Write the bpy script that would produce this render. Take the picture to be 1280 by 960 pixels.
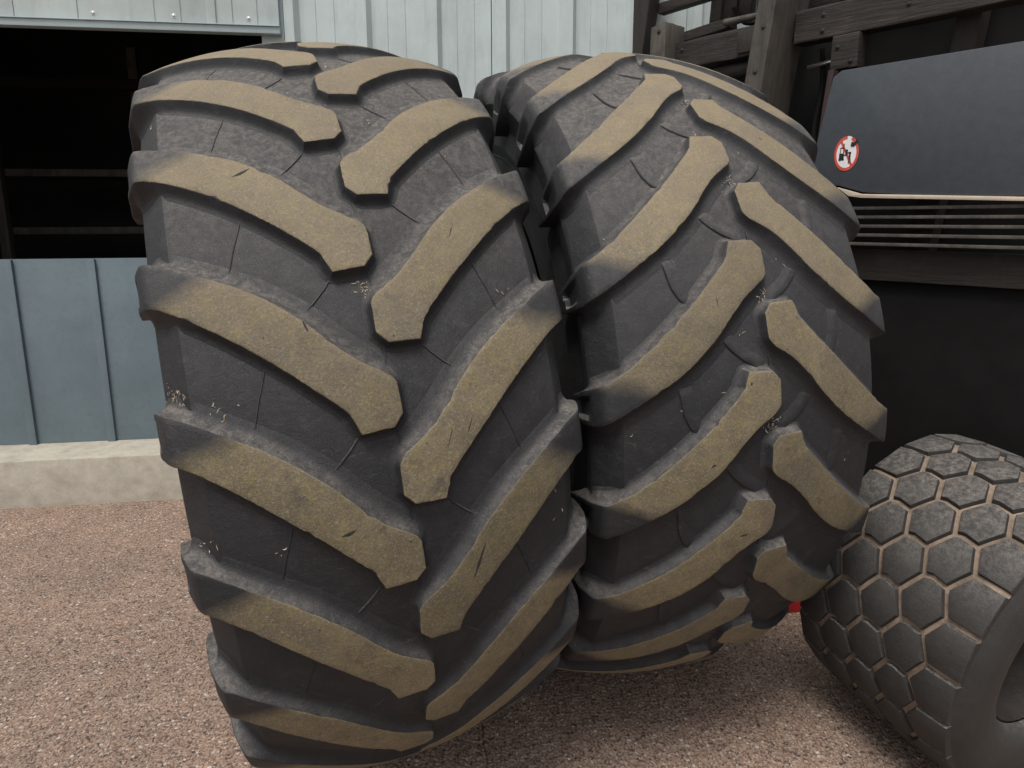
import bpy, bmesh, math, random
from mathutils import Vector, Matrix
from math import sin, cos, pi, radians as rad
random.seed(7)
S = bpy.context.scene
for o in list(bpy.data.objects): bpy.data.objects.remove(o)
COL = S.collection

# ---------------------------------------------------------------- camera
PITCH, ROLL, CAM_H = 0.1909, -0.0031, 1.4502
cam = bpy.data.cameras.new('camera'); cam_o = bpy.data.objects.new('camera', cam); COL.objects.link(cam_o)
cam.sensor_fit = 'HORIZONTAL'; cam.sensor_width = 36.0; cam.lens = 838.28 * 36 / 1280
cam.shift_x = 3 / 1280; cam.shift_y = -(480 - 435.1) / 1280
cam.clip_start = .05; cam.clip_end = 400
fw = Vector((0, cos(PITCH), -sin(PITCH))); up0 = Vector((0, sin(PITCH), cos(PITCH))); rt0 = Vector((1, 0, 0))
cr_, sr_ = cos(ROLL), sin(ROLL)
rt = rt0 * cr_ + up0 * sr_ ; up = up0 * cr_ - rt0 * sr_
M = Matrix(((rt.x, up.x, -fw.x, 0), (rt.y, up.y, -fw.y, 0), (rt.z, up.z, -fw.z, CAM_H), (0, 0, 0, 1)))
cam_o.matrix_world = M
S.camera = cam_o

# ---------------------------------------------------------------- light
SUN_EL, SUN_AZ = rad(64), rad(202)
w = bpy.data.worlds.new('World'); S.world = w; w.use_nodes = True
nt = w.node_tree; bg = nt.nodes['Background']
sky = nt.nodes.new('ShaderNodeTexSky'); sky.sky_type = 'NISHITA'; sky.sun_disc = False
sky.sun_elevation = SUN_EL; sky.sun_rotation = SUN_AZ; sky.air_density = 1.0; sky.dust_density = 3.0; sky.ozone_density = 1.0
hs = nt.nodes.new('ShaderNodeHueSaturation'); hs.inputs['Saturation'].default_value = .22   # cloud cover: nearly neutral sky
nt.links.new(sky.outputs[0], hs.inputs['Color']); nt.links.new(hs.outputs[0], bg.inputs[0]); bg.inputs[1].default_value = .10
sl = bpy.data.lights.new('sun', 'SUN'); sl.energy = 1.5; sl.angle = rad(20); sl.color = (1, .96, .9)
so = bpy.data.objects.new('sun', sl); COL.objects.link(so)
sd = Vector((sin(SUN_AZ) * cos(SUN_EL), cos(SUN_AZ) * cos(SUN_EL), sin(SUN_EL)))
so.rotation_euler = sd.to_track_quat('Z', 'Y').to_euler()
S.view_settings.view_transform = 'Standard'; S.view_settings.look = 'None'
S.view_settings.gamma = 1; S.view_settings.exposure = .68
try: S.view_settings.use_curve_mapping = False
except Exception: pass
S.render.engine = 'CYCLES'

# ---------------------------------------------------------------- materials
class NT:
    def __init__(s, name):
        s.m = bpy.data.materials.new(name); s.m.use_nodes = True
        s.t = s.m.node_tree; s.b = s.t.nodes['Principled BSDF']; s.out = s.t.nodes['Material Output']
    def n(s, typ, **kw):
        x = s.t.nodes.new('ShaderNode' + typ)
        for k, v in kw.items():
            if k in x.inputs.keys(): s.set(x.inputs[k], v)
            else: setattr(x, k, v)
        return x
    def set(s, sock, v):
        if isinstance(v, bpy.types.NodeSocket): s.t.links.new(v, sock)
        else: sock.default_value = v
    def obj(s): return s.n('TexCoord').outputs['Object']
    def pos(s): return s.n('NewGeometry').outputs['Position']
    def noise(s, vec, scale, detail=4, rough=.55, w=None, col=False):
        x = s.n('TexNoise'); s.set(x.inputs['Vector'], vec)
        if w is not None:
            x.noise_dimensions = '4D'; s.set(x.inputs['W'], w)
        x.inputs['Scale'].default_value = scale; x.inputs['Detail'].default_value = detail; x.inputs['Roughness'].default_value = rough
        return x.outputs['Color' if col else 'Fac']
    def ramp(s, f, stops):
        r = s.n('ValToRGB'); s.set(r.inputs[0], f); e = r.color_ramp.elements
        while len(e) > len(stops): e.remove(e[-1])
        while len(e) < len(stops): e.new(.5)
        for q, (p, c) in zip(e, stops):
            q.position = p; q.color = (c, c, c, 1) if not isinstance(c, tuple) else (*c, 1)
        return r.outputs[0]
    def mix(s, f, a, b, bt='MIX'):
        x = s.n('Mix', data_type='RGBA', blend_type=bt)
        s.set(x.inputs[0], f)
        for i, v in ((6, a), (7, b)): s.set(x.inputs[i], (*v, 1) if isinstance(v, tuple) else v)
        return x.outputs[2]
    def math(s, op, a, b=0.0, clamp=False):
        x = s.n('Math', operation=op, use_clamp=clamp); s.set(x.inputs[0], a); s.set(x.inputs[1], b); return x.outputs[0]
    def scale(s, vec, v):
        x = s.n('Mapping'); s.set(x.inputs['Vector'], vec); x.inputs['Scale'].default_value = v; return x.outputs[0]
    def bump(s, h, dist, strength=1, prev=None):
        x = s.n('Bump'); s.set(x.inputs['Height'], h); x.inputs['Distance'].default_value = dist; x.inputs['Strength'].default_value = strength
        if prev is not None: s.set(x.inputs['Normal'], prev)
        return x.outputs[0]
    def fin(s, col=None, rough=None, normal=None, metal=0, spec=None):
        if col is not None: s.set(s.b.inputs['Base Color'], (*col, 1) if isinstance(col, tuple) else col)
        if rough is not None: s.set(s.b.inputs['Roughness'], rough)
        if normal is not None: s.set(s.b.inputs['Normal'], normal)
        s.b.inputs['Metallic'].default_value = metal
        if spec is not None: s.b.inputs['Specular IOR Level'].default_value = spec
        return s.m

def rubber(name, dustamt=1.0, base=(.0105, .0109, .0128), worn=(.155, .127, .080)):
    t = NT(name); v = t.obj(); rnd = t.n('ObjectInfo').outputs['Random']
    rw = t.math('MULTIPLY', rnd, 40.0)
    big = t.noise(v, 7, 4, .6, rw); mid = t.noise(v, 38, 5, .65, rw); fine = t.noise(v, 420, 4, .75, rw); speck = t.noise(v, 900, 2, .6, rw)
    c = t.mix(t.ramp(big, [(.3, 0.), (.75, 1.)]), base, tuple(x * 1.65 for x in base))
    c = t.mix(t.math('MULTIPLY', t.ramp(mid, [(.5, 0.), (.8, 1.)]), .28), c, (.062, .061, .062))
    # dust lying on surfaces that face up
    nz = t.n('SeparateXYZ', Vector=t.n('NewGeometry').outputs['Normal']).outputs['Z']
    upf = t.ramp(nz, [(.10, 0.), (.95, 1.)])
    d = t.math('MULTIPLY', upf, t.ramp(t.math('ADD', t.math('MULTIPLY', mid, .6), t.math('MULTIPLY', fine, .4)), [(.30, .25), (.62, 1.)]))
    d = t.math('MULTIPLY', d, t.ramp(t.noise(v, 650, 3, .75, rw), [(.38, .25), (.62, 1.)]))
    d = t.math('MULTIPLY', d, .60 * dustamt, True)
    c = t.mix(d, c, (.225, .210, .200))
    # thicker settled dirt in clumps where the tread lies nearly level
    lv = t.ramp(nz, [(.42, 0.), (.92, 1.)])
    cl = t.ramp(t.noise(v, 75, 6, .8, rw), [(.44, 0.), (.60, 1.)])
    c = t.mix(t.math('MULTIPLY', t.math('MULTIPLY', lv, cl), .7), c, t.mix(t.ramp(fine, [(.35, 0.), (.65, 1.)]), (.085, .074, .064), (.30, .262, .225)))
    # faint rubbed streaks and scuffs
    sf = t.ramp(t.noise(t.scale(v, (22, 90, 90)), 1.0, 6, .75, rw), [(.60, 0.), (.68, 1.)])
    c = t.mix(t.math('MULTIPLY', sf, .30), c, (.13, .125, .12))
    # grain of fine grit
    g = t.ramp(speck, [(.60, 0.), (.68, 1.)])
    c = t.mix(t.math('MULTIPLY', g, t.math('ADD', t.math('MULTIPLY', upf, .5), .15)), c, (.30, .28, .26))
    # worn tan running face
    wr = t.n('Attribute', attribute_name='wear').outputs['Fac']
    tf = t.n('Attribute', attribute_name='tanf').outputs['Fac']
    wm = t.ramp(t.math('ADD', wr, t.math('MULTIPLY', t.math('SUBTRACT', mid, .5), .8)), [(.42, 0.), (.60, 1.)])
    ed = t.math('ADD', t.math('MULTIPLY', tf, 17.), t.math('MULTIPLY', t.math('SUBTRACT', big, .5), .9))
    wm = t.math('MULTIPLY', wm, t.ramp(t.math('ADD', ed, .5), [(.2, 0.), (.8, 1.)]))
    tan = t.mix(t.ramp(t.noise(v, 16, 6, .7, rw), [(.3, 0.), (.72, 1.)]), tuple(x * .66 for x in worn), tuple(x * 1.3 for x in worn))
    tan = t.mix(t.ramp(t.noise(v, 60, 5, .7, rw), [(.48, 0.), (.68, .7)]), tan, (.215, .175, .06))
    tan = t.mix(t.ramp(t.noise(v, 9, 3, .6, t.math('ADD', rw, 9.)), [(.50, 0.), (.66, .6)]), tan, (.095, .084, .066))
    tan = t.mix(t.ramp(fine, [(.47, 0.), (.66, .75)]), tan, (.062, .054, .042))
    tan = t.mix(t.ramp(t.noise(v, 260, 4, .8, rw), [(.52, 0.), (.68, .7)]), tan, (.34, .285, .19))
    scr = t.noise(t.scale(v, (30, 160, 160)), 1.0, 5, .8, rw)
    tan = t.mix(t.ramp(scr, [(.60, 0.), (.70, .5)]), tan, (.06, .052, .04))
    pits = t.n('TexVoronoi', feature='F1'); t.set(pits.inputs['Vector'], t.n('VectorMath', operation='ADD').outputs[0]); 
    t.set(pits.inputs['Vector'].links[0].from_node.inputs[0], v); t.set(pits.inputs['Vector'].links[0].from_node.inputs[1], t.n('ObjectInfo').outputs['Random'])
    pits.inputs['Scale'].default_value = 52
    pm = t.math('MULTIPLY', t.ramp(pits.outputs['Distance'], [(.07, 1.), (.13, 0.)]), t.ramp(t.noise(v, 25, 2, .5, rw), [(.58, 0.), (.62, 1.)]))
    tan = t.mix(pm, tan, (.02, .018, .015))
    tan = t.mix(1.0, tan, t.ramp(rnd, [(0., .82), (1., 1.12)]), 'MULTIPLY')
    tan = t.mix(t.ramp(t.noise(v, 22, 5, .75, t.math('ADD', rw, 3.)), [(.58, 0.), (.68, .55)]), tan, (.05, .047, .043))
    tan = t.mix(t.math('MULTIPLY', upf, .50 * dustamt), tan, (.33, .255, .175))
    c = t.mix(wm, c, tan)
    n = t.bump(mid, .004, .5); n = t.bump(fine, .0016, .9, n)
    n = t.bump(t.noise(v, 130, 4, .7, rw), .0016, .6, n)
    ro = t.ramp(t.math('ADD', t.math('MULTIPLY', fine, .5), t.math('MULTIPLY', d, .6)), [(.1, .46), (.5, .80)])
    return t.fin(c, ro, n, spec=.42)

def ground_mat():
    t = NT('aggregate_concrete'); v = t.pos()
    wv = t.n('VectorMath', operation='ADD'); t.set(wv.inputs[0], v)
    sc = t.n('VectorMath', operation='SCALE'); t.set(sc.inputs[0], t.noise(v, 60, 3, .6, col=True)); sc.inputs['Scale'].default_value = .012
    t.set(wv.inputs[1], sc.outputs[0]); wv = wv.outputs[0]
    a = t.n('TexVoronoi', feature='F1'); t.set(a.inputs['Vector'], wv); a.inputs['Scale'].default_value = 88
    b = t.n('TexVoronoi', feature='F1'); t.set(b.inputs['Vector'], wv); b.inputs['Scale'].default_value = 230
    r = t.n('SeparateColor', Color=a.outputs['Color']).outputs[0]; r2 = t.n('SeparateColor', Color=b.outputs['Color']).outputs[1]
    chips = t.ramp(r, [(0, (.055, .042, .038)), (.09, (.10, .075, .064)), (.2, (.25, .17, .125)), (.45, (.35, .245, .18)), (.75, (.40, .29, .22)), (.93, (.45, .36, .29)), (.965, (.58, .53, .48)), (1, (.66, .62, .58))])
    small = t.ramp(r2, [(0, (.07, .055, .05)), (.2, (.16, .11, .09)), (.6, (.35, .245, .185)), (.92, (.41, .30, .235)), (1, (.6, .54, .49))])
    mort = t.ramp(a.outputs['Distance'], [(.30, 0.), (.52, 1.)])
    c = t.mix(mort, chips, small)
    c = t.mix(t.ramp(t.noise(v, 500, 3, .7), [(.4, 0.), (.75, .55)]), c, (.10, .074, .062))
    big = t.noise(v, 2.2, 5, .65)
    c = t.mix(1.0, c, t.ramp(big, [(.3, (.72, .72, .73)), (.65, (1.08, 1.05, 1.02))]), 'MULTIPLY')
    st = t.ramp(t.noise(v, 9, 4, .7), [(.55, 0.), (.72, .35)])
    c = t.mix(st, c, (.11, .085, .075))
    n = t.bump(a.outputs['Distance'], .004, .8); n = t.bump(t.noise(v, 240, 4, .7), .002, .9, n)
    return t.fin(c, .88, n, spec=.25)

def simple(name, col, rough=.6, var=.25, scale=12, metal=0, bumpd=.0006, grain=None, dirt=None, dirtf=.5, spec=None):
    t = NT(name); v = t.obj(); vv = t.scale(v, grain) if grain else v
    a = t.noise(vv, scale, 6, .65); b = t.noise(vv, scale * 9, 4, .7)
    c = t.mix(t.ramp(a, [(.3, 0.), (.7, 1.)]), tuple(x * (1 - var) for x in col), tuple(min(1, x * (1 + var)) for x in col))
    if dirt: c = t.mix(t.ramp(t.noise(v, scale * .6, 6, .75), [(.5, 0.), (.72, dirtf)]), c, dirt)
    c = t.mix(t.ramp(b, [(.5, 0.), (.8, .3)]), c, tuple(x * .5 for x in col))
    return t.fin(c, rough, t.bump(b, bumpd, .8), metal, spec)

M_R1 = rubber('dusty_black_rubber', .72)
M_R2 = rubber('dusty_black_rubber_second', .85)
M_R3 = rubber('dark_block_rubber', .3, base=(.022, .0205, .0195))
M_GROUND = ground_mat()
M_CLAD = simple('pale_grey_green_cladding', (.49, .555, .55), .42, .05, 3, dirt=(.33, .36, .35), dirtf=.45, grain=(1, 1, .12), bumpd=.0002, spec=.4)
M_TRIM = simple('pale_metal_trim', (.36, .43, .44), .45, .06, 5, bumpd=.0002)
M_DOOR = simple('blue_grey_door_metal', (.13, .175, .20), .5, .12, 4)
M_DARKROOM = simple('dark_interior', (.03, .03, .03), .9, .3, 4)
M_CONC = simple('pale_concrete', (.42, .385, .32), .9, .18, 14, bumpd=.002, dirt=(.25, .22, .18), dirtf=.6)
M_WOOD = simple('dark_weathered_beam', (.020, .015, .012), .75, .6, 9, grain=(1, 1, .10), bumpd=.006, dirt=(.060, .048, .038), dirtf=.6)
M_WOODX = simple('dark_weathered_crossbeam', (.019, .0145, .012), .75, .6, 9, grain=(.10, .10, 1), bumpd=.006, dirt=(.060, .046, .036), dirtf=.6)
M_POST = simple('worn_grey_brown_post', (.072, .062, .052), .62, .5, 14, grain=(1, 1, .07), bumpd=.004, dirt=(.020, .016, .013), dirtf=.85)
M_BLACK = simple('oily_black_metal', (.006, .0055, .0055), .8, .4, 6, spec=.2)
M_RUST = simple('dark_red_brown_metal', (.030, .011, .009), .7, .4, 8)
M_CHROME = simple('polished_rod', (.62, .62, .62), .22, .05, 10, metal=1)
M_PANEL = simple('dark_slate_panel', (.052, .060, .070), .5, .12, 30, bumpd=.0008)
M_CREAM = simple('cream_strip', (.55, .46, .36), .6, .15, 12)
M_RED = simple('red_paint', (.42, .012, .018), .45, .15, 12)
M_SRED = simple('sticker_red', (.62, .075, .055), .5, .1, 30)
M_SWHITE = simple('sticker_white', (.78, .77, .76), .5, .05, 30)
M_SBLACK = simple('sticker_black', (.015, .015, .016), .5, .1, 30)
M_TANDIRT = simple('packed_tan_dirt', (.235, .175, .13), .95, .45, 18, bumpd=.004, dirt=(.07, .055, .045), dirtf=.7)
M_STRAW = simple('dry_straw', (.50, .38, .24), .85, .35, 30)
M_PALE = simple('pale_grit', (.58, .54, .48), .9, .25, 40)
M_DGRIT = simple('dark_grit', (.045, .035, .033), .9, .3, 40)
M_PGRIT = simple('pink_grit', (.33, .20, .155), .9, .25, 40)
M_BOLT = simple('zinc_bolt', (.55, .56, .56), .4, .1, 30, metal=.7)
M_CUT = simple('torn_rubber', (.018, .016, .014), .8, .3, 40)

# ---------------------------------------------------------------- helpers
def mesh(name, verts, faces, mats, smooth=True, angle=35, fix=True):
    me = bpy.data.meshes.new(name); me.from_pydata([tuple(v) for v in verts], [], faces)
    if fix:
        bm = bmesh.new(); bm.from_mesh(me); bmesh.ops.recalc_face_normals(bm, faces=bm.faces); bm.to_mesh(me); bm.free()
    for m in (mats if isinstance(mats, (list, tuple)) else [mats]): me.materials.append(m)
    if smooth:
        me.shade_smooth()
        try: me.set_sharp_from_angle(angle=rad(angle))
        except Exception: pass
    return me
def link(name, data, parent=None, mat=None, kind=None):
    o = bpy.data.objects.new(name, data); COL.objects.link(o)
    if parent is not None: o.parent = parent
    if mat is not None: o.matrix_local = mat
    if kind: o['kind'] = kind
    return o
def tag(o, label, cat, group=None, kind=None):
    o['label'] = label; o['category'] = cat
    if group: o['group'] = group
    if kind: o['kind'] = kind
    return o
def prism(name, poly, frame, o0, o1, mat, parent=None, bev=.003, rough=0, cuts=0):
    """poly of (a, z) in a vertical plane frame (origin, direction, normal), between normal offsets o0 and o1"""
    O, d, n = frame
    bm = bmesh.new(); f, b = [], []
    for a, z in poly:
        f.append(bm.verts.new(O + d * a + n * o1 + Vector((0, 0, z)))); b.append(bm.verts.new(O + d * a + n * o0 + Vector((0, 0, z))))
    bm.faces.new(f); bm.faces.new(list(reversed(b)))
    k = len(poly)
    for i in range(k): bm.faces.new([f[i], b[i], b[(i + 1) % k], f[(i + 1) % k]])
    bmesh.ops.recalc_face_normals(bm, faces=bm.faces)
    if cuts: bmesh.ops.subdivide_edges(bm, edges=bm.edges, cuts=cuts, use_grid_fill=True)
    if bev: bmesh.ops.bevel(bm, geom=[e for e in bm.edges if e.calc_face_angle(0) > .5], offset=bev, segments=2, affect='EDGES', profile=.6)
    if rough:
        for v in bm.verts: v.co += Vector([random.uniform(-rough, rough) for _ in range(3)])
    me = bpy.data.meshes.new(name); bm.to_mesh(me); bm.free(); me.materials.append(mat)
    me.shade_smooth(); me.set_sharp_from_angle(angle=rad(30))
    return link(name, me, parent)
def rect(a0, a1, z0, z1): return [(a0, z0), (a1, z0), (a1, z1), (a0, z1)]
def tube(name, p0, p1, r, mat, parent=None, seg=16):
    p0, p1 = Vector(p0), Vector(p1); q = (p1 - p0).to_track_quat('Z', 'Y').to_matrix(); L = (p1 - p0).length
    vs, fs = [], []
    for z, rr in ((0, 0), (0, r * .9), (.02 * L, r), (.98 * L, r), (L, r * .9), (L, 0)):
        for i in range(seg):
            vs.append(p0 + q @ Vector((rr * cos(2 * pi * i / seg), rr * sin(2 * pi * i / seg), z)))
    for j in range(5):
        for i in range(seg): fs.append((j * seg + i, j * seg + (i + 1) % seg, (j + 1) * seg + (i + 1) % seg, (j + 1) * seg + i))
    return link(name, mesh(name, vs, fs, mat), parent)

# ---------------------------------------------------------------- ground
def sheet(name, x0, x1, y0, y1, z, mat, kind='structure'):
    me = mesh(name, [(x0, y0, z), (x1, y0, z), (x1, y1, z), (x0, y1, z)], [(0, 1, 2, 3)], mat, False)
    return link(name, me, kind=kind)
g = sheet('ground', -60, 60, -60, 60, 0, M_GROUND)
# a narrow crack in the surface, built as a thin dark recess line
pts = [(-.045, 1.52), (-.02, 1.58), (-.035, 1.65), (-.01, 1.72), (-.04, 1.80), (-.06, 1.88)]
pts = []
x = -.03
for i in range(60):
    y = 1.35 + i * .011; x += random.uniform(-.004, .0036) - .0006; pts.append((x, y))
vs, fs = [], []
for i, (x, y) in enumerate(pts):
    wd = .0007 + .0010 * random.random(); vs += [(x - wd, y, .0015), (x + wd, y, .0015)]
    if i: fs.append((2 * i - 2, 2 * i - 1, 2 * i + 1, 2 * i))
link('ground_crack', mesh('ground_crack', vs, fs, M_CUT, False), kind='structure')

# ---------------------------------------------------------------- shed wall
AL = .14
WO = Vector((-1.83, 3.318, 0)); WD = Vector((cos(AL), sin(AL), 0)); WN = Vector((sin(AL), -cos(AL), 0))   # WN towards the camera
WF = (WO, WD, WN)
shed = link('metal_shed', None); shed.location = WO
shed.empty_display_size = .2
tag(shed, 'pale grey green metal clad shed with a dark open doorway, behind the tyres', 'building')
def shedp(o):
    o.parent = shed; o.matrix_parent_inverse = shed.matrix_world.inverted(); return o
shed.matrix_world = Matrix.Translation(WO)
RP = .337
def clad_profile(w0, w1, ribs):
    """plan profile points (w, depth) of box profile sheet: rib starts listed"""
    P = [(w0, 0)]
    for r in ribs:
        for dw, dd in ((-.150, 0), (-.147, -.0022), (-.144, 0), (-.262 + .337 - .337, 0)): pass
    pts = []
    for r in ribs:
        pts += [(r, 0), (r + .018, .034), (r + .062, .034), (r + .086, 0),
                (r + .160, 0), (r + .163, -.003), (r + .166, 0), (r + .246, 0), (r + .249, -.003), (r + .252, 0)]
    pts = [p for p in sorted(pts) if w0 < p[0] < w1]
    return [(w0, pts and 0 or 0)] + pts + [(w1, 0)]
def cladding(name, w0, w1, ribs, z0, z1, off, parentfn=shedp, th=.004):
    pr = clad_profile(w0, w1, ribs); vs, fs = [], []; n = len(pr)
    for z in (z0, z1):
        for (a, d) in pr: vs.append(WO + WD * a + WN * (off + d) + Vector((0, 0, z)))
        for (a, d) in pr: vs.append(WO + WD * a + WN * (off + d - th) + Vector((0, 0, z)))
    for i in range(n - 1):
        fs += [(i, i + 1, 2 * n + i + 1, 2 * n + i), (n + i, n + i + 1, 3 * n + i + 1, 3 * n + i), (i, i + 1, n + i + 1, n + i), (2 * n + i, 2 * n + i + 1, 3 * n + i + 1, 3 * n + i)]
    fs += [(0, n, 3 * n, 2 * n), (n - 1, 2 * n - 1, 4 * n - 1, 3 * n - 1)]
    o = link(name, mesh(name, vs, fs, M_CLAD, True, 15)); return parentfn(o)
R0 = 1.114 - .02
k = 0
# sheets of three ribs to the right of the doorway, then one more run
starts = [R0 - RP + RP * 3 * i for i in range(0, 6)]
for i, st in enumerate(starts):
    a0 = st - .004 if i else .775
    cladding('cladding_sheet', a0, st + 3 * RP - .008, [st + RP * j for j in range(0, 4)], .25, 5.0, .002 * (i % 2))
for i in range(4):    # left of the doorway, outside the photograph
    st = -2.6 - RP * 3 * i
    cladding('cladding_sheet', st, st + 3 * RP - .008, [st + RP * j for j in range(0, 3)], .25, 5.0, .002 * (i % 2))
# doorway w -1.58 .. .68, z .25 .. 2.3
shedp(prism('concrete_plinth', rect(-6, 6.2, -.1, .25), WF, -.5, .0, M_CONC, bev=.006))
shedp(prism('door_jamb', rect(.668, .772, .25, 5.0), WF, -.12, .028, M_TRIM, bev=.003))
shedp(prism('door_jamb', rect(-1.66, -1.56, .25, 5.0), WF, -.12, .028, M_TRIM, bev=.003))
shedp(prism('door_panel', rect(-1.56, .668, .25, 1.25), WF, -.32, -.28, M_DOOR, bev=.004))

for i in range(6): shedp(prism('door_rib', rect(-1.55 + i * .40, -1.51 + i * .40, .25, 1.249), WF, -.279, -.262, M_DOOR, bev=.003))
# the dark room behind the doorway
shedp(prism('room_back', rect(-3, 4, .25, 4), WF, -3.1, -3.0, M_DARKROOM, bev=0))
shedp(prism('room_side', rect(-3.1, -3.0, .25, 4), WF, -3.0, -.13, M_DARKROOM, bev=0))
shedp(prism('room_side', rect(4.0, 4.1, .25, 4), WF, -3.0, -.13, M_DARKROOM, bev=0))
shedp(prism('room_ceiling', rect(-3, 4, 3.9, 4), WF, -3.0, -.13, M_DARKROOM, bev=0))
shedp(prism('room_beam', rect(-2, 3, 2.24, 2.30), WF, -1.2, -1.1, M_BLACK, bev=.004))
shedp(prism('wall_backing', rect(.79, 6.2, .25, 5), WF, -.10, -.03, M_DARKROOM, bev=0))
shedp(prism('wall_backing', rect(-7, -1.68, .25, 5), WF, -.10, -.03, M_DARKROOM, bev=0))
# header panel over the doorway, hung proud of the wall
hd = []
for a0, a1 in ((-1.70, -1.0), (-.997, -.38), (-.377, .448), (.451, .757)):
    shedp(prism('header_sheet', rect(a0, a1, 2.331, 5.0), WF, .050, .058, M_CLAD, bev=.0008))
for z in (1.35, 1.75): shedp(prism('room_shelf', rect(-1.5, .4, z, z + .05), WF, -2.2, -1.7, M_POST, bev=.003))
for a in (-1.5, -.55, .35): shedp(prism('room_post', rect(a, a + .06, .25, 2.6), WF, -1.69, -1.63, M_POST, bev=.003))
for a in (-1.32, -.7, -.12, .205, .318, .545, .655): shedp(prism('header_fold', rect(a, a + .006, 2.332, 4.9), WF, .0585, .0625, M_CLAD, bev=.0015))
shedp(prism('header_lap', rect(.436, .478, 2.331, 4.99), WF, .0585, .0665, M_CLAD, bev=.0015))
shedp(prism('header_trim', [(-1.70, 2.300), (.760, 2.300), (.760, 2.330), (-1.70, 2.330)], WF, .02, .072, M_TRIM, bev=.002))
shedp(prism('header_trim_lip', [(-1.70, 2.3305), (.760, 2.3305), (.760, 2.334), (-1.70, 2.334)], WF, .0665, .080, M_TRIM, bev=.001))
def dome(name, c, n, r, mat):
    q = n.to_track_quat('Z', 'Y').to_matrix(); vs, fs = [], []
    prof = [(1.5, -.1), (1.5, .12), (1, .16), (.85, .55), (.4, .8), (0.02, .86)]
    for rr, h in prof:
        for i in range(12): vs.append(c + q @ Vector((r * rr * cos(i * pi / 6), r * rr * sin(i * pi / 6), r * h)))
    for j in range(5):
        for i in range(12): fs.append((j * 12 + i, j * 12 + (i + 1) % 12, j * 12 + 12 + (i + 1) % 12, j * 12 + 12 + i))
    return link(name, mesh(name, vs, fs, mat))
for a in (-1.3, -.75, -.05, .293, .622):
    for z in (2.365, 3.1): shedp(dome('bolt', WO + WD * a + WN * .0585 + Vector((0, 0, z)), WN, .0075, M_BOLT))

# ---------------------------------------------------------------- big tractor tyres
R = .95; NL = 22
TT = [(.302, .302, .900), (.344, .346, .883), (.352, .353, .871), (.385, .366, .835), (.42, .370, .800), (.45, .374, .770), (.50, .372, .728), (.56, .374, .66)]
BT = [(.302, .302, .878), (.335, .3285, .846), (.352, .344, .821), (.372, .3505, .811), (.40, .345, .788), (.45, .339, .762), (.50, .340, .73), (.56, .35, .68)]
def curve_at(tab, r0, v):
    a = abs(v)
    if a <= .302: return a, r0 - .5484 * a * a
    for (v0, s0, q0), (v1, s1, q1) in zip(tab, tab[1:]):
        if a <= v1:
            f = (a - v0) / (v1 - v0); return s0 + (s1 - s0) * f, q0 + (q1 - q0) * f
    return tab[-1][1], tab[-1][2]
def surf(v, u, h, side, D):
    """local tyre point; tyre centre at (0,0,R); camera side is -Y"""
    sb, rb = curve_at(BT, .928, v); st, rt_ = curve_at(TT, .95, v)
    s = (sb + (st - sb) * h) * (1 if v >= 0 else -1) * side; r = rb + (rt_ - rb) * h
    p = D * u / R
    return Vector((s, -r * cos(p), R + r * sin(p)))
LEAD = [(.007, -.074), (.060, -.0765), (.067, -.058), (.073, -.042), (.090, -.022), (.115, .002), (.140, .028), (.170, .056), (.210, .093), (.260, .136), (.300, .168), (.335, .193), (.360, .203), (.400, .211), (.450, .226), (.490, .250)]
TRAIL = [(-.010, -.055), (-.009, -.004), (-.003, .011), (.020, .024), (.045, .040), (.080, .075), (.120, .122), (.170, .168), (.213, .200), (.260, .230), (.300, .256), (.335, .279), (.360, .290), (.400, .292), (.450, .284), (.490, .266)]
RINGS = [(1.0, -.0020, -.0020), (.98, -.0006, -.0006), (.93, .0002, .0004), (.70, .0018, .0036), (.45, .0036, .0080), (.25, .0056, .0128), (.12, .0080, .0190), (.045, .0105, .0260), (.008, .0135, .034), (-.10, .018, .042)]
def dens(A, B):
    a, b = [A[0]], [B[0]]
    for i in range(1, len(A)):
        L = max(math.dist(A[i], A[i - 1]), math.dist(B[i], B[i - 1])); n = max(1, math.ceil(L / .0075))
        for j in range(1, n + 1):
            f = j / n
            a.append(tuple(A[i - 1][q] + (A[i][q] - A[i - 1][q]) * f for q in (0, 1))); b.append(tuple(B[i - 1][q] + (B[i][q] - B[i - 1][q]) * f for q in (0, 1)))
    return a, b
def smooth_chain(c, keep, it=6):
    c = list(c)
    for _ in range(it):
        d = list(c)
        for i in range(1, len(c) - 1):
            if any(math.dist(c[i], k) < .004 for k in keep): continue
            d[i] = tuple((c[i - 1][q] + 2 * c[i][q] + c[i + 1][q]) / 4 for q in (0, 1))
        c = d
    return c
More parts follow.
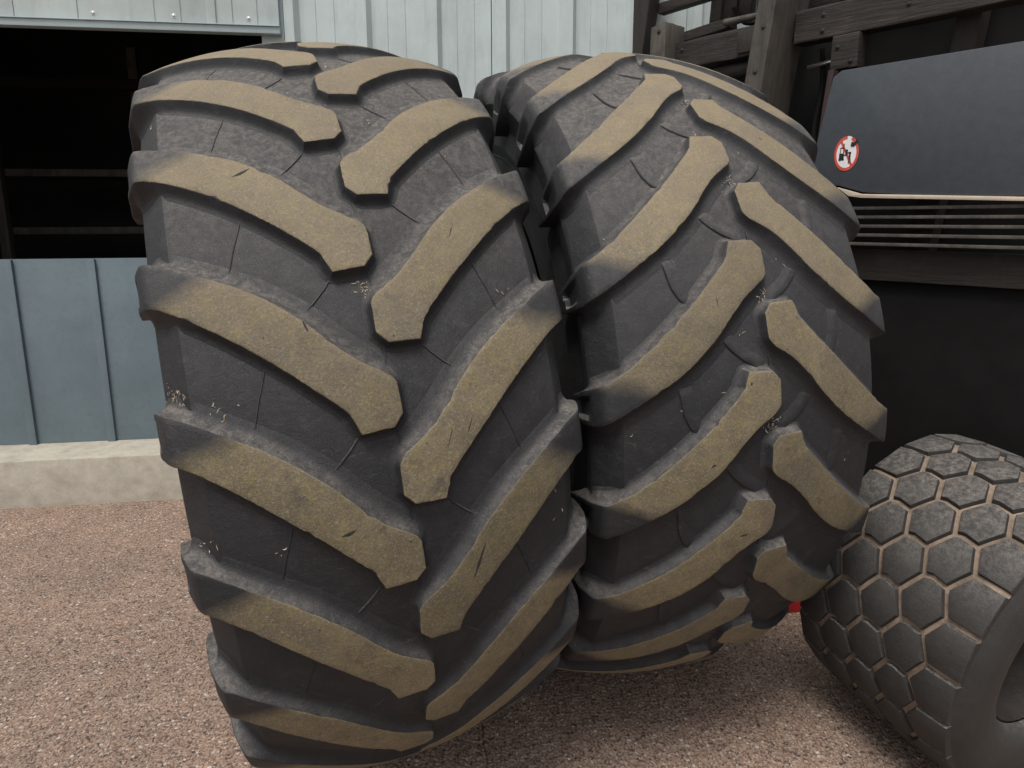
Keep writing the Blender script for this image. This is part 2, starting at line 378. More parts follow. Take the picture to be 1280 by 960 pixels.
def lug_mesh(side, D, seed, mat):
    rnd = random.Random(seed)
    A, B = dens(LEAD, TRAIL); n = len(A)
    A = smooth_chain(A, LEAD[:4]); B = smooth_chain(B, TRAIL[:2], 8)
    ring = A + B[::-1]; N = len(ring)
    # worn, nicked outline
    ph = [rnd.uniform(0, 6.28) for _ in range(6)]
    nick = [(rnd.randrange(8, N - 8), rnd.uniform(.0012, .0045)) for _ in range(7)]
    jit = []
    for i in range(N):
        j = .0003 * sin(i * .9 + ph[0]) + .0003 * sin(i * 2.3 + ph[1]) + .0005 * sin(i * .21 + ph[2]) + rnd.uniform(-.0004, .0004)
        for c, am in nick:
            if abs(i - c) < 2: j -= am * (1 - abs(i - c) / 2)
        jit.append(j)
    area = sum(ring[i][0] * ring[(i + 1) % N][1] - ring[(i + 1) % N][0] * ring[i][1] for i in range(N)); sg = 1 if area > 0 else -1
    nor = []
    for i in range(N):
        p, q = ring[(i - 1) % N], ring[(i + 1) % N]; dx, dy = q[0] - p[0], q[1] - p[1]; L = math.hypot(dx, dy) or 1
        nor.append((dy / L * sg, -dx / L * sg))
    nor0 = list(nor)
    for _ in range(3):
        nor = [tuple((nor[(i - 1) % N][q] + 2 * nor[i][q] + nor[(i + 1) % N][q]) / 4 for q in (0, 1)) for i in range(N)]
    wt = []
    for i in range(N):
        if i < n: wt.append(.15)
        else:
            v = ring[i][0]; wt.append(max(0, min(1, .25 + (v - .0) / .04)) * max(0, min(1, (.40 - v) / .06)))
    for _ in range(8): wt = [(wt[i - 1] + 2 * wt[i] + wt[(i + 1) % N]) / 4 for i in range(N)]
    vs, wear, tanf = [], [], []
    def tanend(v, u):
        return ((v - .255) * (-.032) - (u - .222) * .08) / .0862        # signed distance to the end line of the worn face
    for ri, (h, ol, ot) in enumerate(RINGS):
        for i in range(N):
            o = ol + (ot - ol) * wt[i] + jit[i] * (1 if h >= .95 else .35 if h > .6 else 0)
            v = ring[i][0] + nor[i][0] * o; u = ring[i][1] + nor[i][1] * o
            if ring[i][0] > .36 and h < .9: q_ = o * max(.15, 1 - (ring[i][0] - .36) / .03); v = ring[i][0] + nor[i][0] * q_; u = ring[i][1] + nor[i][1] * q_
            hh = h
            vs.append(surf(v, u, hh, side, D)); wear.append({0: 1, 1: .8, 2: .2}.get(ri, 0)); tanf.append(tanend(v, u) if ring[i][0] > .15 else .2)
    fs = []
    for r_ in range(len(RINGS) - 1):
        for i in range(N): fs.append((r_ * N + i, r_ * N + (i + 1) % N, (r_ + 1) * N + (i + 1) % N, (r_ + 1) * N + i))
    # top strips
    K = 8; idx = {}
    for i in range(n):
        a = i; b = N - 1 - i
        pa = (ring[a][0] + nor[a][0] * (-.0020 + jit[a]), ring[a][1] + nor[a][1] * (-.0020 + jit[a])); pb = (ring[b][0] + nor[b][0] * (-.0020 + jit[b]), ring[b][1] + nor[b][1] * (-.0020 + jit[b]))
        idx[i, 0] = a; idx[i, K] = b
        for j in range(1, K):
            f = j / K; v = pa[0] + (pb[0] - pa[0]) * f; u = pa[1] + (pb[1] - pa[1]) * f
            idx[i, j] = len(vs); vs.append(surf(v, u, (1.0 + .012 * sin(pi * f)) if not (.375 < v < .428 and 2 <= j <= K - 2) else .62, side, D)); wear.append(1.0); tanf.append(tanend(v, u) if ring[a][0] > .15 else .2)
    for i in range(n - 1):
        for j in range(K): fs.append((idx[i, j], idx[i, j + 1], idx[i + 1, j + 1], idx[i + 1, j]))
    me = mesh('tread_lug', vs, fs, mat, True, 38)
    at = me.attributes.new('wear', 'FLOAT', 'POINT')
    for i, x in enumerate(wear): at.data[i].value = x
    at = me.attributes.new('tanf', 'FLOAT', 'POINT')
    for i, x in enumerate(tanf): at.data[i].value = x
    return me
def step_mesh(line, side, D, mat, wdir=1, wid=.030, hgt=.0045, taper=.08):
    """low mould step across a groove: abrupt on one side, fading on the other"""
    P = []
    for i in range(len(line) - 1):
        for j in range(8): P.append(tuple(line[i][q] + (line[i + 1][q] - line[i][q]) * j / 8 for q in (0, 1)))
    P.append(line[-1]); P = smooth_chain(P, [], 6)
    vs, fs = [], []
    for i, p in enumerate(P):
        a, b = P[max(i - 1, 0)], P[min(i + 1, len(P) - 1)]; dx, dy = b[0] - a[0], b[1] - a[1]; L = math.hypot(dx, dy); nx, ny = dy / L * wdir, -dx / L * wdir
        tp = min(1, i / (len(P) * taper) + .05, (len(P) - 1 - i) / (len(P) * taper) + .05); hg = hgt * tp / .022
        for off, h in ((-.0012, -.03), (-.0003, hg * .8), (.0012, hg), (wid * .5, hg * .5), (wid, -.02)):
            vs.append(surf(p[0] + nx * off, p[1] + ny * off, h, side, D))
    for i in range(len(P) - 1):
        for j in range(4): fs.append((i * 5 + j, i * 5 + j + 1, i * 5 + 6 + j, i * 5 + 5 + j))
    return mesh('mould_step', vs, fs, mat, True, 50)
def build_tyre(C, a, e1, e2, phi0, gam, D, mat, lines, label, seed):
    C, a, e1, e2 = Vector(C), Vector(a), Vector(e1), Vector(e2)
    Mx = Matrix.Identity(4); y = -e1
    for i in range(3): Mx[i][0] = a[i]; Mx[i][1] = y[i]; Mx[i][2] = e2[i]
    org = C - e2 * R
    for i in range(3): Mx[i][3] = org[i]
    root = link('tractor_tyre', None); root.empty_display_size = .3; root.matrix_world = Mx
    tag(root, label, 'tyre', 'large tractor tyres standing on edge')
    # carcass
    half = [(0, .928)] + [(x, .928 - .5484 * x * x) for x in [.02 * i for i in range(1, 15)]] + [(.294, .928 - .5484 * .294 ** 2), (.306, .8766), (.310, .8725), (.328, .845), (.3435, .820), (.3475, .8135), (.3495, .808), (.345, .788), (.339, .762), (.336, .745), (.334, .73), (.333, .70), (.333, .682), (.333, .672), (.335, .669), (.335, .665), (.333, .661), (.336, .63), (.339, .595), (.334, .575), (.325, .560), (.300, .550), (.285, .543), (.275, .535), (.262, .535), (.259, .548), (.285, .59), (.325, .645), (.345, .70), (.335, .76), (.30, .81), (.22, .845), (.1, .86)]
    prof = half + [(0, .865)] + [(-s_, r_) for s_, r_ in reversed(half[1:])]
    n = len(prof); SEG = 352; vs, fs = [], []
    for j in range(SEG):
        t_ = 2 * pi * j / SEG
        for s_, r_ in prof: vs.append((s_, -r_ * cos(t_), R + r_ * sin(t_)))
    for j in range(SEG):
        for i in range(n): fs.append((j * n + i, j * n + (i + 1) % n, ((j + 1) % SEG) * n + (i + 1) % n, ((j + 1) % SEG) * n + i))
    link('carcass', mesh('carcass', vs, fs, mat, True, 14), root)
    # centre mould seam
    vs, fs = [], []
    for j in range(SEG):
        t_ = 2 * pi * j / SEG
        for s_, r_ in ((-.0016, .9265), (-.0008, .9302), (.0008, .9302), (.0016, .9265)): vs.append((s_, -r_ * cos(t_), R + r_ * sin(t_)))
    for j in range(SEG):
        for i in range(3): fs.append((j * 4 + i, j * 4 + i + 1, ((j + 1) % SEG) * 4 + i + 1, ((j + 1) % SEG) * 4 + i))
    link('centre_seam', mesh('centre_seam', vs, fs, mat), root)
    for side in (-1, 1):
        lugs = [lug_mesh(side, D, seed * 10 + side * 3 + q, mat) for q in range(5)]
        steps = [step_mesh(l, side, D, mat, *wd) for l, *wd in lines]
        for k in range(NL):
            ph = phi0 - k * 2 * pi / NL - (gam * 2 * pi / NL if side > 0 else 0)
            mt = Matrix.Translation((0, 0, R)) @ Matrix.Rotation(-ph, 4, 'X') @ Matrix.Translation((0, 0, -R))
            link('tread_lug', lugs[(k * 7 + (side > 0)) % 5], root, mt)
            for sm in steps: link('mould_step', sm, root, mt)
    return root, Mx
L1 = [([(.064, -.079), (.078, -.098), (.100, -.120), (.120, -.137)], 1, .0035, .0022), ([(.186, .068), (.194, .040), (.208, .000), (.220, -.045)], 1, .003, .0016)]
L2 = [([(.029, -.072), (.038, -.088), (.060, -.100), (.086, -.124), (.102, -.148)], 1, .030, .0042), ([(.160, .048), (.176, .036), (.190, .005), (.198, -.055)], 1, .030, .0046)]
FR1 = dict(C=(-.4916, 1.9216, .9401), a=(.93159, .35101, .09449), e1=(.34921, -.93637, .03542), e2=(-.10091, 0, .99490))
FR2 = dict(C=(.2742, 2.2119, .9804), a=(.95803, .28492, .03174), e1=(.28476, -.95856, .00943), e2=(-.03311, 0, .99945))
PH1, G1, PH2, G2 = 1.0911, -.5057, 1.2336, -.5047
ty1, MX1 = build_tyre(**FR1, phi0=PH1, gam=G1, D=1, mat=M_R1, lines=L1, seed=1,
    label='huge worn tractor tyre nearest the camera, its chevron lugs pointing down, left of the other')
ty2, MX2 = build_tyre(**FR2, phi0=PH2, gam=G2, D=-1, mat=M_R2, lines=L2, seed=2,
    label='huge tractor tyre with chevron lugs pointing up, standing in front of the dark beam frame')

# ---------------------------------------------------------------- block tread tyre, lower right
def block_tyre():
    Rb, yaw, tl = .42, 1.99 - pi, -.13
    a = Vector((cos(yaw) * cos(tl), sin(yaw) * cos(tl), sin(tl))); e1 = a.cross(Vector((0, 0, 1))).normalized()
    if e1.x > 0: e1 = -e1
    e2 = e1.cross(a)
    if e2.z < 0: e2 = -e2
    C = Vector((1.192, 1.95, .43)) + a * .2555; Mx = Matrix.Identity(4)
    for i in range(3): Mx[i][0] = a[i]; Mx[i][1] = -e1[i]; Mx[i][2] = e2[i]; Mx[i][3] = (C - e2 * Rb)[i]
    root = link('block_tread_tyre', None); root.matrix_world = Mx
    tag(root, 'smaller dark tyre with interlocking block tread and tan dirt in its grooves, lower right', 'tyre')
    W = .087
    def rad_at(s): return Rb - .16 * s * s - max(0, abs(s) - .20) * .25
    half = [(x, rad_at(x) - .013) for x in [.02 * i for i in range(0, 12)]] + [(.232, .378), (.243, .36), (.250, .33), (.250, .30), (.243, .27), (.23, .245), (.215, .232), (.205, .228), (.21, .25), (.23, .30), (.225, .35), (.19, .375), (.1, .385)]
    prof = half + [(0, .388)] + [(-s_, r_) for s_, r_ in reversed(half[1:])]
    n = len(prof); SEG = 192; vs, fs, mi = [], [], []
    for j in range(SEG):
        t_ = 2 * pi * j / SEG
        for s_, r_ in prof: vs.append((s_, -r_ * cos(t_), Rb + r_ * sin(t_)))
    for j in range(SEG):
        for i in range(n):
            fs.append((j * n + i, j * n + (i + 1) % n, ((j + 1) % SEG) * n + (i + 1) % n, ((j + 1) % SEG) * n + i)); mi.append(1 if (i < 11 or i > n - 13) else 0)
    me = mesh('carcass', vs, fs, [M_R3, M_TANDIRT], True, 30)
    for p, m in zip(me.polygons, mi): p.material_index = m
    link('carcass', me, root)
    NB = 21; da = 2 * pi / NB; hz = .013; gp = .0068
    Lb = da * Rb
    def inset(poly, g_):
        m = len(poly); out = []
        for i in range(m):
            p0, p1, p2 = (Vector(poly[i - 1]), Vector(poly[i]), Vector(poly[(i + 1) % m]))
            n1 = Vector((-(p1 - p0).y, (p1 - p0).x)).normalized(); n2 = Vector((-(p2 - p1).y, (p2 - p1).x)).normalized()
            b_ = (n1 + n2); b_ = b_ / b_.length_squared * 2; out.append(p1 + b_ * g_)
        return out
    def block(sc, edge):
        al, be = W / 2 - .015, W / 2 + .015; h_ = Lb / 2
        poly = [(-al, -h_), (-.01, -h_ + .006), (al, -h_), (be, 0), (al, h_), (-.01, h_ + .006), (-al, h_), (-be, 0)]
        if edge > 0: poly = [(-al, -h_), (W * .62, -h_), (W * .62, h_), (-al, h_), (-be, 0)]
        if edge < 0: poly = [(-W * .62, -h_), (al, -h_), (be, 0), (al, h_), (-W * .62, h_)]
        vs, fs = [], []; m = len(poly)
        for h, g_ in ((-.016, .0052), (-.003, .0074), (-.0008, .0085), (0, .0105)):
            for p in inset(poly, g_):
                s2 = sc + p.x; r_ = rad_at(s2) + h
                vs.append((s2, -r_ * cos(p.y / Rb), Rb + r_ * sin(p.y / Rb)))
        for r_ in range(3):
            for i in range(m): fs.append((r_ * m + i, r_ * m + (i + 1) % m, (r_ + 1) * m + (i + 1) % m, (r_ + 1) * m + i))
        r_ = rad_at(sc); vs.append((sc, -r_, Rb))
        for i in range(m): fs.append((3 * m + i, 3 * m + (i + 1) % m, 4 * m))
        return mesh('tread_block', vs, fs, M_R3, True, 30)
    rows = [(-2 * W, -1), (-1.0 * W, 0), (0, 0), (1.0 * W, 0), (2 * W, 1)]
    for ri, (sc, ed) in enumerate(rows):
        me = block(sc, ed)
        for k in range(NB):
            ph = .235 + (k + .5 * (ri % 2)) * da
            link('tread_block', me, root, Matrix.Translation((0, 0, Rb)) @ Matrix.Rotation(-ph, 4, 'X') @ Matrix.Translation((0, 0, -Rb)))
    # rim disc
    vs, fs = [], []; pr = [(.20, .232), (.205, .222), (.17, .21), (.10, .20), (.09, .15), (.12, .10), (.13, .02)]
    for sg in (1, -1):
        b0 = len(vs)
        for j in range(48):
            for s_, r_ in pr: vs.append((s_ * sg, -r_ * cos(2 * pi * j / 48), Rb + r_ * sin(2 * pi * j / 48)))
        for j in range(48):
            for i in range(len(pr) - 1): fs.append((b0 + j * 7 + i, b0 + j * 7 + i + 1, b0 + ((j + 1) % 48) * 7 + i + 1, b0 + ((j + 1) % 48) * 7 + i))
    link('rim', mesh('rim', vs, fs, M_WOOD, True, 30), root)
block_tyre()

# ---------------------------------------------------------------- dark machine frame, upper right
FO = Vector((1.108, 2.89, 0)); FD = Vector((.655, -.757, 0)).normalized(); FN = Vector((-.757, -.655, 0)).normalized()
FF = (FO, FD, FN)
mc = link('machine_frame', None); mc.matrix_world = Matrix.Translation(FO)
tag(mc, 'dark weathered machine frame of heavy posts and crossbars with a slate grey side panel', 'machine')
def mp(name, poly, o0, o1, mat, **kw):
    o = prism(name, poly, FF, o0, o1, mat, **kw); o.parent = mc; o.matrix_parent_inverse = mc.matrix_world.inverted(); return o
def lean(a_at, z_at, wd, z0, z1, k=.125): return [(a_at + k * (z0 - z_at), z0), (a_at + wd + k * (z0 - z_at), z0), (a_at + wd + k * (z1 - z_at), z1), (a_at + k * (z1 - z_at), z1)]
mp('upright_post', lean(-.159, 2.04, .082, .0, 3.3, .13), -.27, 0, M_POST, bev=.007, rough=.0012, cuts=6)
mp('rear_post', lean(-.922, 2.307, .118, .3, 3.0, .14), -.20, -.12, M_WOOD, bev=.006, rough=.001, cuts=5)
mp('top_rail', [(-.79, 2.455), (-.2, 2.47), (-.2, 2.52), (-.79, 2.505)], -.26, -.205, M_WOODX, bev=.005)
mp('end_block', [(-.731, 2.0), (-.637, 2.0), (-.645, 2.372), (-.731, 2.358)], -.24, -.08, M_POST, bev=.006, rough=.0015, cuts=4)
mp('crossbar', [(-.66, 2.304), (-.395, 2.321), (-.395, 2.366), (-.655, 2.350)], -.30, -.235, M_WOODX, bev=.004, rough=.001, cuts=4)
mp('crossbar', rect(-.64, -.16, 2.160, 2.284), -.24, -.16, M_WOODX, bev=.005, rough=.0015, cuts=5)
mp('crossbar', rect(-.04, .95, 2.168, 2.295), -.24, -.16, M_WOODX, bev=.005, rough=.0018, cuts=6)
mp('crossbar', rect(-.64, .95, 1.20, 1.32), -.26, -.17, M_WOODX, bev=.005)
def FP(a, z, off): return FO + FD * a + FN * off + Vector((0, 0, z))
for args in (('round_bar', FP(-.41, 2.338, -.215), FP(-.12, 2.33, -.215), .0155, M_POST), ('polished_rod', FP(-.02, 2.085, -.26), FP(.15, 2.10, -.26), .0085, M_CHROME), ('round_bar', FP(-.45, 2.12, -.22), FP(-.2, 2.12, -.22), .03, M_WOODX)):
    o = tube(*args); o.parent = mc; o.matrix_parent_inverse = mc.matrix_world.inverted()
mp('hanging_block', rect(.130, .236, 2.035, 2.166), -.22, -.145, M_WOODX, bev=.006, rough=.001, cuts=3)
for a in (-.556, -.475, -.40, -.31): mp('slat_post', lean(a, 2.40, .062, 2.36, 3.1, .06), -.36, -.31, M_WOOD, bev=.004)
mp('upper_board', rect(-.24, 1.0, 2.36, 2.46), -.44, -.38, M_WOODX, bev=.004)
mp('upper_post', lean(.10, 2.36, .08, 2.30, 3.1, .06), -.36, -.30, M_WOOD, bev=.004)
mp('upper_post', lean(.55, 2.36, .08, 1.2, 3.1, .10), -.36, -.26, M_WOOD, bev=.004)
mp('inner_plate', rect(-.66, .08, .25, 2.262), -.42, -.40, M_BLACK, bev=.003)
mp('inner_plate', rect(-.14, .98, .25, 2.40), -.48, -.45, M_BLACK, bev=.003)
mp('inner_post', lean(-.02, 1.8, .07, .1, 2.16, .12), -.40, -.33, M_BLACK, bev=.004)
mp('red_brown_edge', [(.085, 1.3), (.105, 1.3), (.166, 2.03), (.142, 2.03)], -.19, -.105, M_RUST, bev=.003)
mp('side_panel', [(.088, 1.565), (.225, 1.577), (.32, 1.548), (.62, 1.52), (.95, 1.52), (.95, 2.02), (.235, 2.02), (.200, 2.020), (.168, 2.000)], -.125, -.10, M_PANEL, bev=.004)
mp('cream_strip', [(.222, 1.570), (.318, 1.541), (.95, 1.512), (.95, 1.498), (.318, 1.526), (.27, 1.534)], -.12, -.092, M_CREAM, bev=.003)
mp('lower_body', rect(.12, .98, .30, 1.30), -.42, -.20, M_BLACK, bev=.01)
for i in range(5): mp('louvre_slat', rect(.16, .95, 1.34 + i * .035, 1.352 + i * .035), -.17, -.11, M_POST, bev=.002)
mp('base_beam', rect(-.30, 1.0, .02, .28), -.40, -.14, M_BLACK, bev=.01)
# bolts, a hose and a chain on the frame
for a, z, off in ((-.60, 2.245, -.16), (-.60, 2.195, -.16), (.08, 2.26, -.16), (.08, 2.20, -.16), (.40, 2.23, -.16), (-.68, 2.33, -.08), (.155, 2.12, -.145), (.21, 2.06, -.145), (-.09, 2.22, 0), (-.115, 2.05, 0)):
    o = dome('bolt', FP(a, z, off), FN, .008, M_WOOD); o.parent = mc; o.matrix_parent_inverse = mc.matrix_world.inverted()
def hose(name, P, r, mat):
    n = 36; pts = []
    for i in range(n + 1):
        f = i / n * (len(P) - 1); j = min(int(f), len(P) - 2); f -= j; a_, b_, c_, d_ = P[max(j - 1, 0)], P[j], P[j + 1], P[min(j + 2, len(P) - 1)]
        pts.append(.5 * ((2 * b_) + (c_ - a_) * f + (2 * a_ - 5 * b_ + 4 * c_ - d_) * f * f + (3 * b_ - a_ - 3 * c_ + d_) * f ** 3))
    vs, fs = [], []
    for i, p in enumerate(pts):
        t_ = (pts[min(i + 1, n)] - pts[max(i - 1, 0)]).normalized(); q = t_.cross(FN).normalized(); w_ = t_.cross(q)
        for k_ in range(8): vs.append(p + q * r * cos(k_ * pi / 4) + w_ * r * sin(k_ * pi / 4))
    for i in range(n):
        for k_ in range(8): fs.append((i * 8 + k_, i * 8 + (k_ + 1) % 8, i * 8 + 8 + (k_ + 1) % 8, i * 8 + 8 + k_))
    o = link(name, mesh(name, vs, fs, mat)); o.parent = mc; o.matrix_parent_inverse = mc.matrix_world.inverted()
hose('hose', [FP(.02, 2.16, -.30), FP(.045, 2.0, -.27), FP(.03, 1.8, -.26), FP(.06, 1.6, -.27), FP(.05, 1.3, -.3)], .011, M_BLACK)
hose('hose', [FP(-.42, 2.42, -.30), FP(-.33, 2.33, -.27), FP(-.22, 2.36, -.28), FP(-.18, 2.6, -.3)], .010, M_BLACK)
hose('hose', [FP(.12, 2.34, -.30), FP(.19, 2.31, -.26), FP(.30, 2.33, -.27), FP(.42, 2.5, -.3)], .012, M_BLACK)
mp('weld_plate', rect(-.30, -.20, 2.175, 2.27), -.159, -.150, M_WOOD, bev=.003)
mp('inner_tube', lean(.055, 1.8, .035, .6, 2.16, .12), -.37, -.335, M_RUST, bev=.004)
# oval no-riding sticker: white field, red ring and bar, black figures
def sticker():
    cx, cz, rx, rz = .246, 1.700, .047, .067; vs, fs, mi = [], [], []
    def P(a, z, o): return FP(a, z, -.0985 + o)
    def poly(pts, o, m):
        b = len(vs); vs.extend(P(a, z, o) for a, z in pts); fs.append(tuple(range(b, b + len(pts)))); mi.append(m)
    E = lambda t, k: (cx + rx * k * cos(t), cz + rz * k * sin(t))
    poly([E(i * pi / 24, 1.0) for i in range(48)], .0, 0)
    for i in range(48):
        t0, t1 = i * pi / 24, (i + 1) * pi / 24
        if 1.05 < t0 < 1.5: continue                                    # torn gap in the ring
        poly([E(t0, 1.0), E(t1, 1.0), E(t1, .82), E(t0, .82)], .0006, 1)
    c = cos(rad(128)); s = sin(rad(128))
    def bar(k0, k1, w_, ang, ox=0, oz=0):
        c, s = cos(ang), sin(ang); return [(cx + ox + rx * (c * k + s * q), cz + oz + rz * (s * k - c * q)) for k, q in ((k0, -w_), (k1, -w_), (k1, w_), (k0, w_))]
    poly(bar(-.86, .86, .085, rad(125)), .0006, 1)
    # truck body, mast and wheels, with two little figures
    B = lambda x0, x1, z0, z1, o=.0012: poly([(cx + rx * x0, cz + rz * z0), (cx + rx * x1, cz + rz * z0), (cx + rx * x1, cz + rz * z1), (cx + rx * x0, cz + rz * z1)], o, 2)
    def disc(x, z, r_, o=.0012): poly([(cx + rx * x + rx * r_ * cos(i * pi / 6), cz + rz * z + rx * r_ * sin(i * pi / 6)) for i in range(12)], o, 2)
    B(-.58, -.22, -.28, .02); B(-.26, -.19, -.34, .58); B(-.52, -.46, .02, .34); B(-.52, -.2, .30, .36); disc(-.48, -.32, .13); disc(-.26, -.32, .11)
    B(-.19, .12, -.12, -.06); disc(.02, .16, .12); B(-.05, .09, -.10, .08); B(.02, .30, .00, .06)
    disc(.30, .02, .11); B(.22, .38, -.34, -.06); B(.20, .27, -.60, -.34); B(.33, .40, -.60, -.34)
    poly([(cx + rx * x, cz + rz * z) for x, z in ((.30, .40), (.55, .34), (.95, .62), (.80, .78), (.58, .60), (.36, .66))], .0012, 2)
    me = bpy.data.meshes.new('warning_sticker'); me.from_pydata([tuple(v) for v in vs], [], fs)
    for m in (M_SWHITE, M_SRED, M_SBLACK): me.materials.append(m)
    for p, m in zip(me.polygons, mi): p.material_index = m
    o = link('warning_sticker', me, mc); o.matrix_parent_inverse = mc.matrix_world.inverted()
    o['label'] = 'oval red and white no riding sticker, partly torn'
sticker()
# red painted thing on the ground
rb = prism('red_block', rect(-.06, .06, 0, .06), (Vector((1.035, 2.27, 0)), Vector((1, .1, 0)).normalized(), Vector((.1, -1, 0)).normalized()), -.12, 0, M_RED, bev=.008)
tag(rb, 'small red painted metal block on the ground behind the block tread tyre', 'metal block')

# ---------------------------------------------------------------- debris
def bits(name, label, centres, mats, cat, size=(.004, .016), thin=.0007):
    vs, fs, mi = [], [], []
    for (c, n_, spread, nrm) in centres:
        for _ in range(n_):
            p = c + Vector([random.gauss(0, spread) for _ in range(3)]); p -= nrm * (p - c).dot(nrm) * .93
            d = Vector([random.gauss(0, 1) for _ in range(3)]); d -= nrm * d.dot(nrm) * .8; d.normalize()
            L = random.uniform(*size); t_ = thin * random.uniform(.6, 1.8); q = d.cross(nrm).normalized() * t_; r_ = nrm * t_ * .8; b = len(vs)
            bend = q * random.uniform(-3, 3)
            for k_, sc in ((-1, .5), (0, 1), (1, .4)):
                m_ = p + d * L * .5 * k_ + (bend if k_ == 0 else Vector()) + nrm * t_
                vs.extend((m_ + q * sc, m_ + r_ * sc, m_ - q * sc, m_ - r_ * sc))
            m_ = random.randrange(len(mats))
            for k_ in (0, 4):
                for i in range(4): fs.append((b + k_ + i, b + k_ + (i + 1) % 4, b + k_ + 4 + (i + 1) % 4, b + k_ + 4 + i)); mi.append(m_)
            fs += [(b, b + 1, b + 2, b + 3), (b + 8, b + 9, b + 10, b + 11)]; mi += [m_, m_]
    me = mesh(name, vs, fs, mats, False)
    for p, m in zip(me.polygons, mi): p.material_index = m
    o = link(name, me); tag(o, label, cat, kind='stuff'); return o
def tpt(MX, side, k, v, u, h, D, ph0, g_):
    ph = ph0 - k * 2 * pi / NL - (g_ * 2 * pi / NL if side > 0 else 0)
    mt = MX @ Matrix.Translation((0, 0, R)) @ Matrix.Rotation(-ph, 4, 'X') @ Matrix.Translation((0, 0, -R))
    f = lambda v, u: mt @ surf(v, u, h, side, D)
    p = f(v, u); n = (f(v + .01, u) - p).cross(f(v, u + .01) - p).normalized()
    ctr = mt @ Vector((0, 0, R))
    if n.dot(p - ctr) < 0: n = -n
    return p, n
def tb(t, side, k, v, u, n_, sp, h=.03):
    a = (MX1, 1, PH1, G1) if t == 1 else (MX2, -1, PH2, G2)
    p, n = tpt(a[0], side, k, v, u, h, a[1], a[2], a[3]); return (p, n_, sp, n)
def scatter(t, ks, n_, seed):
    r_ = random.Random(seed); out = []
    for _ in range(n_):
        out.append(tb(t, r_.choice((-1, 1)), r_.choice(ks), r_.uniform(.02, .32), r_.uniform(.0, .30), r_.randint(1, 4), .008))
    return out
bits('dry_straw_bits', 'dry straw and seed bits caught in the grooves of the leaning left tyre',
     [tb(1, 1, 3, -.012, .03, 22, .010), tb(1, 1, 2, .09, -.20, 10, .012), tb(1, -1, 4, .335, .300, 46, .016, .0), tb(1, -1, 5, .33, .295, 16, .014, 0), tb(1, -1, 1, .06, .05, 30, .02), tb(1, 1, 1, .05, .06, 30, .02), tb(1, -1, 4, .28, .262, 14, .02), tb(1, 1, 3, -.03, .10, 8, .006)]
     + scatter(1, [0, 1, 2, 3, 4, 5], 28, 3), [M_STRAW, M_PALE, M_STRAW], 'debris', size=(.003, .011), thin=.0005)
bits('dry_straw_bits', 'dry straw and seed bits caught in the grooves of the right tyre with up-pointing lugs',
     [tb(2, -1, 3, .27, .175 - .0, 34, .014), tb(2, -1, 2, .26, .165, 26, .014), tb(2, 1, 3, -.005, -.10, 24, .010), tb(2, 1, 5, -.0, -.09, 20, .010), tb(2, 1, 2, .0, -.095, 20, .010), tb(2, -1, 4, .30, .185, 22, .015), tb(2, 1, 4, .0, -.09, 18, .01)]
     + scatter(2, [1, 2, 3, 4, 5, 6], 26, 4), [M_STRAW, M_PALE, M_STRAW], 'debris', size=(.003, .011), thin=.0005)
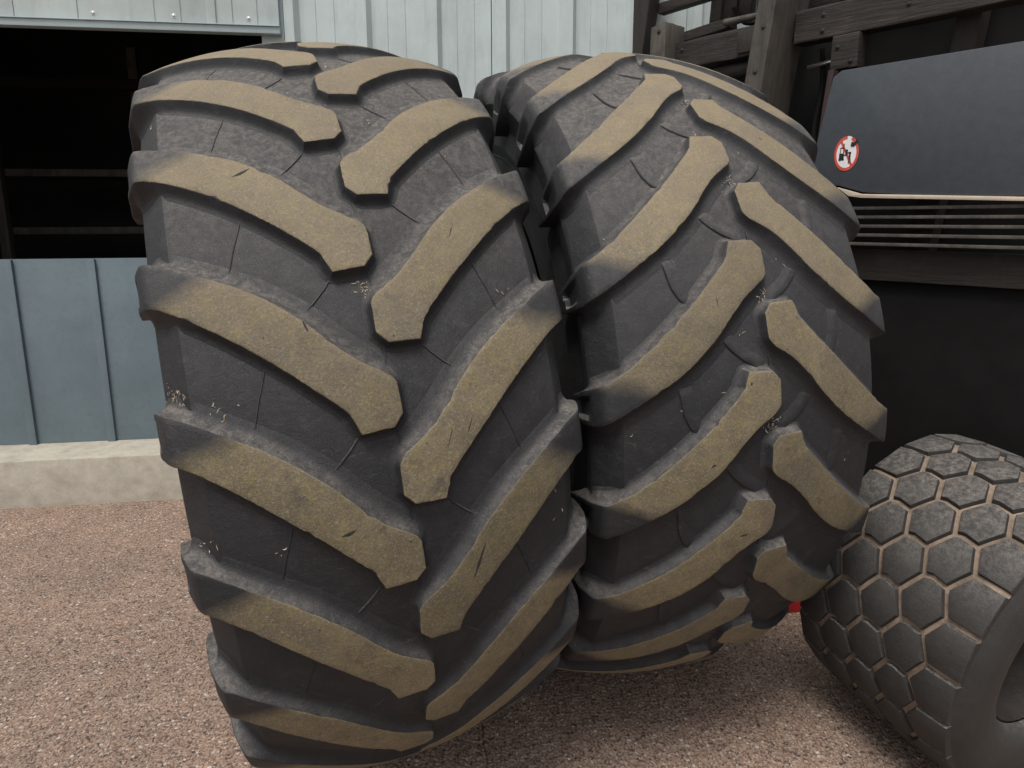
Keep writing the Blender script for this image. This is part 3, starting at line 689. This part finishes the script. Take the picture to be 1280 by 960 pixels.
# old cuts and scrapes in the worn faces
def cut(t, side, k, line, wid):
    a = (MX1, 1, PH1, G1, ty1) if t == 1 else (MX2, -1, PH2, G2, ty2); inv = a[0].inverted()
    P = []
    for i in range(len(line) - 1):
        for j in range(5): P.append(tuple(line[i][q] + (line[i + 1][q] - line[i][q]) * j / 5 for q in (0, 1)))
    P.append(line[-1]); vs, fs = [], []; m = len(P)
    for i, p in enumerate(P):
        b_, c_ = P[max(i - 1, 0)], P[min(i + 1, m - 1)]; dx, dy = c_[0] - b_[0], c_[1] - b_[1]; L = math.hypot(dx, dy); nx, ny = dy / L, -dx / L
        w_ = wid * sin(pi * (i + .15) / (m - .7)) * random.uniform(.7, 1.2)
        for off, h in ((-w_, 1.008), (-w_ * .5, 1.03), (w_ * .4, 1.03), (w_, 1.008)):
            q, n_ = tpt(a[0], side, k, p[0] + nx * off, p[1] + ny * off, h, a[1], a[2], a[3]); vs.append(inv @ q)
    for i in range(m - 1):
        for j in range(3): fs.append((i * 4 + j, i * 4 + j + 1, i * 4 + 5 + j, i * 4 + 4 + j))
    link('cut_mark', mesh('cut_mark', vs, fs, M_CUT), a[4])
cut(1, -1, 2, [(.189, .139), (.176, .142), (.158, .150)], .0028)
cut(1, -1, 4, [(.118, .036), (.104, .038), (.092, .043)], .0034)
cut(1, 1, 5, [(.093, .028), (.107, .060), (.121, .092)], .0032)
cut(1, 1, 4, [(.112, .022), (.126, .052)], .0010); cut(1, 1, 4, [(.073, .006), (.088, .040)], .0007); cut(1, 1, 3, [(.15, .10), (.162, .125)], .0009)
cut(1, -1, 3, [(.120, .122), (.114, .101)], .0016)
cut(2, -1, 4, [(.146, .113), (.139, .108), (.134, .109)], .0026); cut(2, -1, 3, [(.112, .040), (.110, .062)], .0009); cut(2, -1, 4, [(.057, -.056), (.058, -.049)], .0020)
cut(2, -1, 5, [(.048, .006), (.067, .009)], .0028); cut(2, 1, 2, [(.12, .06), (.126, .066)], .0018)
# grit lying on the ground
vs, fs, mi = [], [], []
for _ in range(3200):
    y = random.uniform(1.25, 3.25); x = random.uniform(-1.9, 2.2)
    r_ = random.choice((.0012, .0016, .0022, .0022, .0034)) * random.uniform(.7, 1.2); b = len(vs); m_ = random.choices((0, 1, 2), (2, 3, 5))[0]
    for i in range(5):
        t_ = i * 1.2566 + random.uniform(-.3, .3); q = r_ * random.uniform(.7, 1.3); vs.append((x + q * cos(t_), y + q * sin(t_), .0)); 
    vs.append((x + r_ * random.uniform(-.3, .3), y + r_ * random.uniform(-.3, .3), r_ * .7))
    for i in range(5): fs.append((b + i, b + (i + 1) % 5, b + 5)); mi.append(m_)
me = mesh('loose_grit', vs, fs, [M_PALE, M_DGRIT, M_PGRIT], False, fix=False)
for p, m in zip(me.polygons, mi): p.material_index = m
tag(link('loose_grit', me), 'loose pale and dark grit lying on the pink aggregate ground', 'grit', kind='stuff')
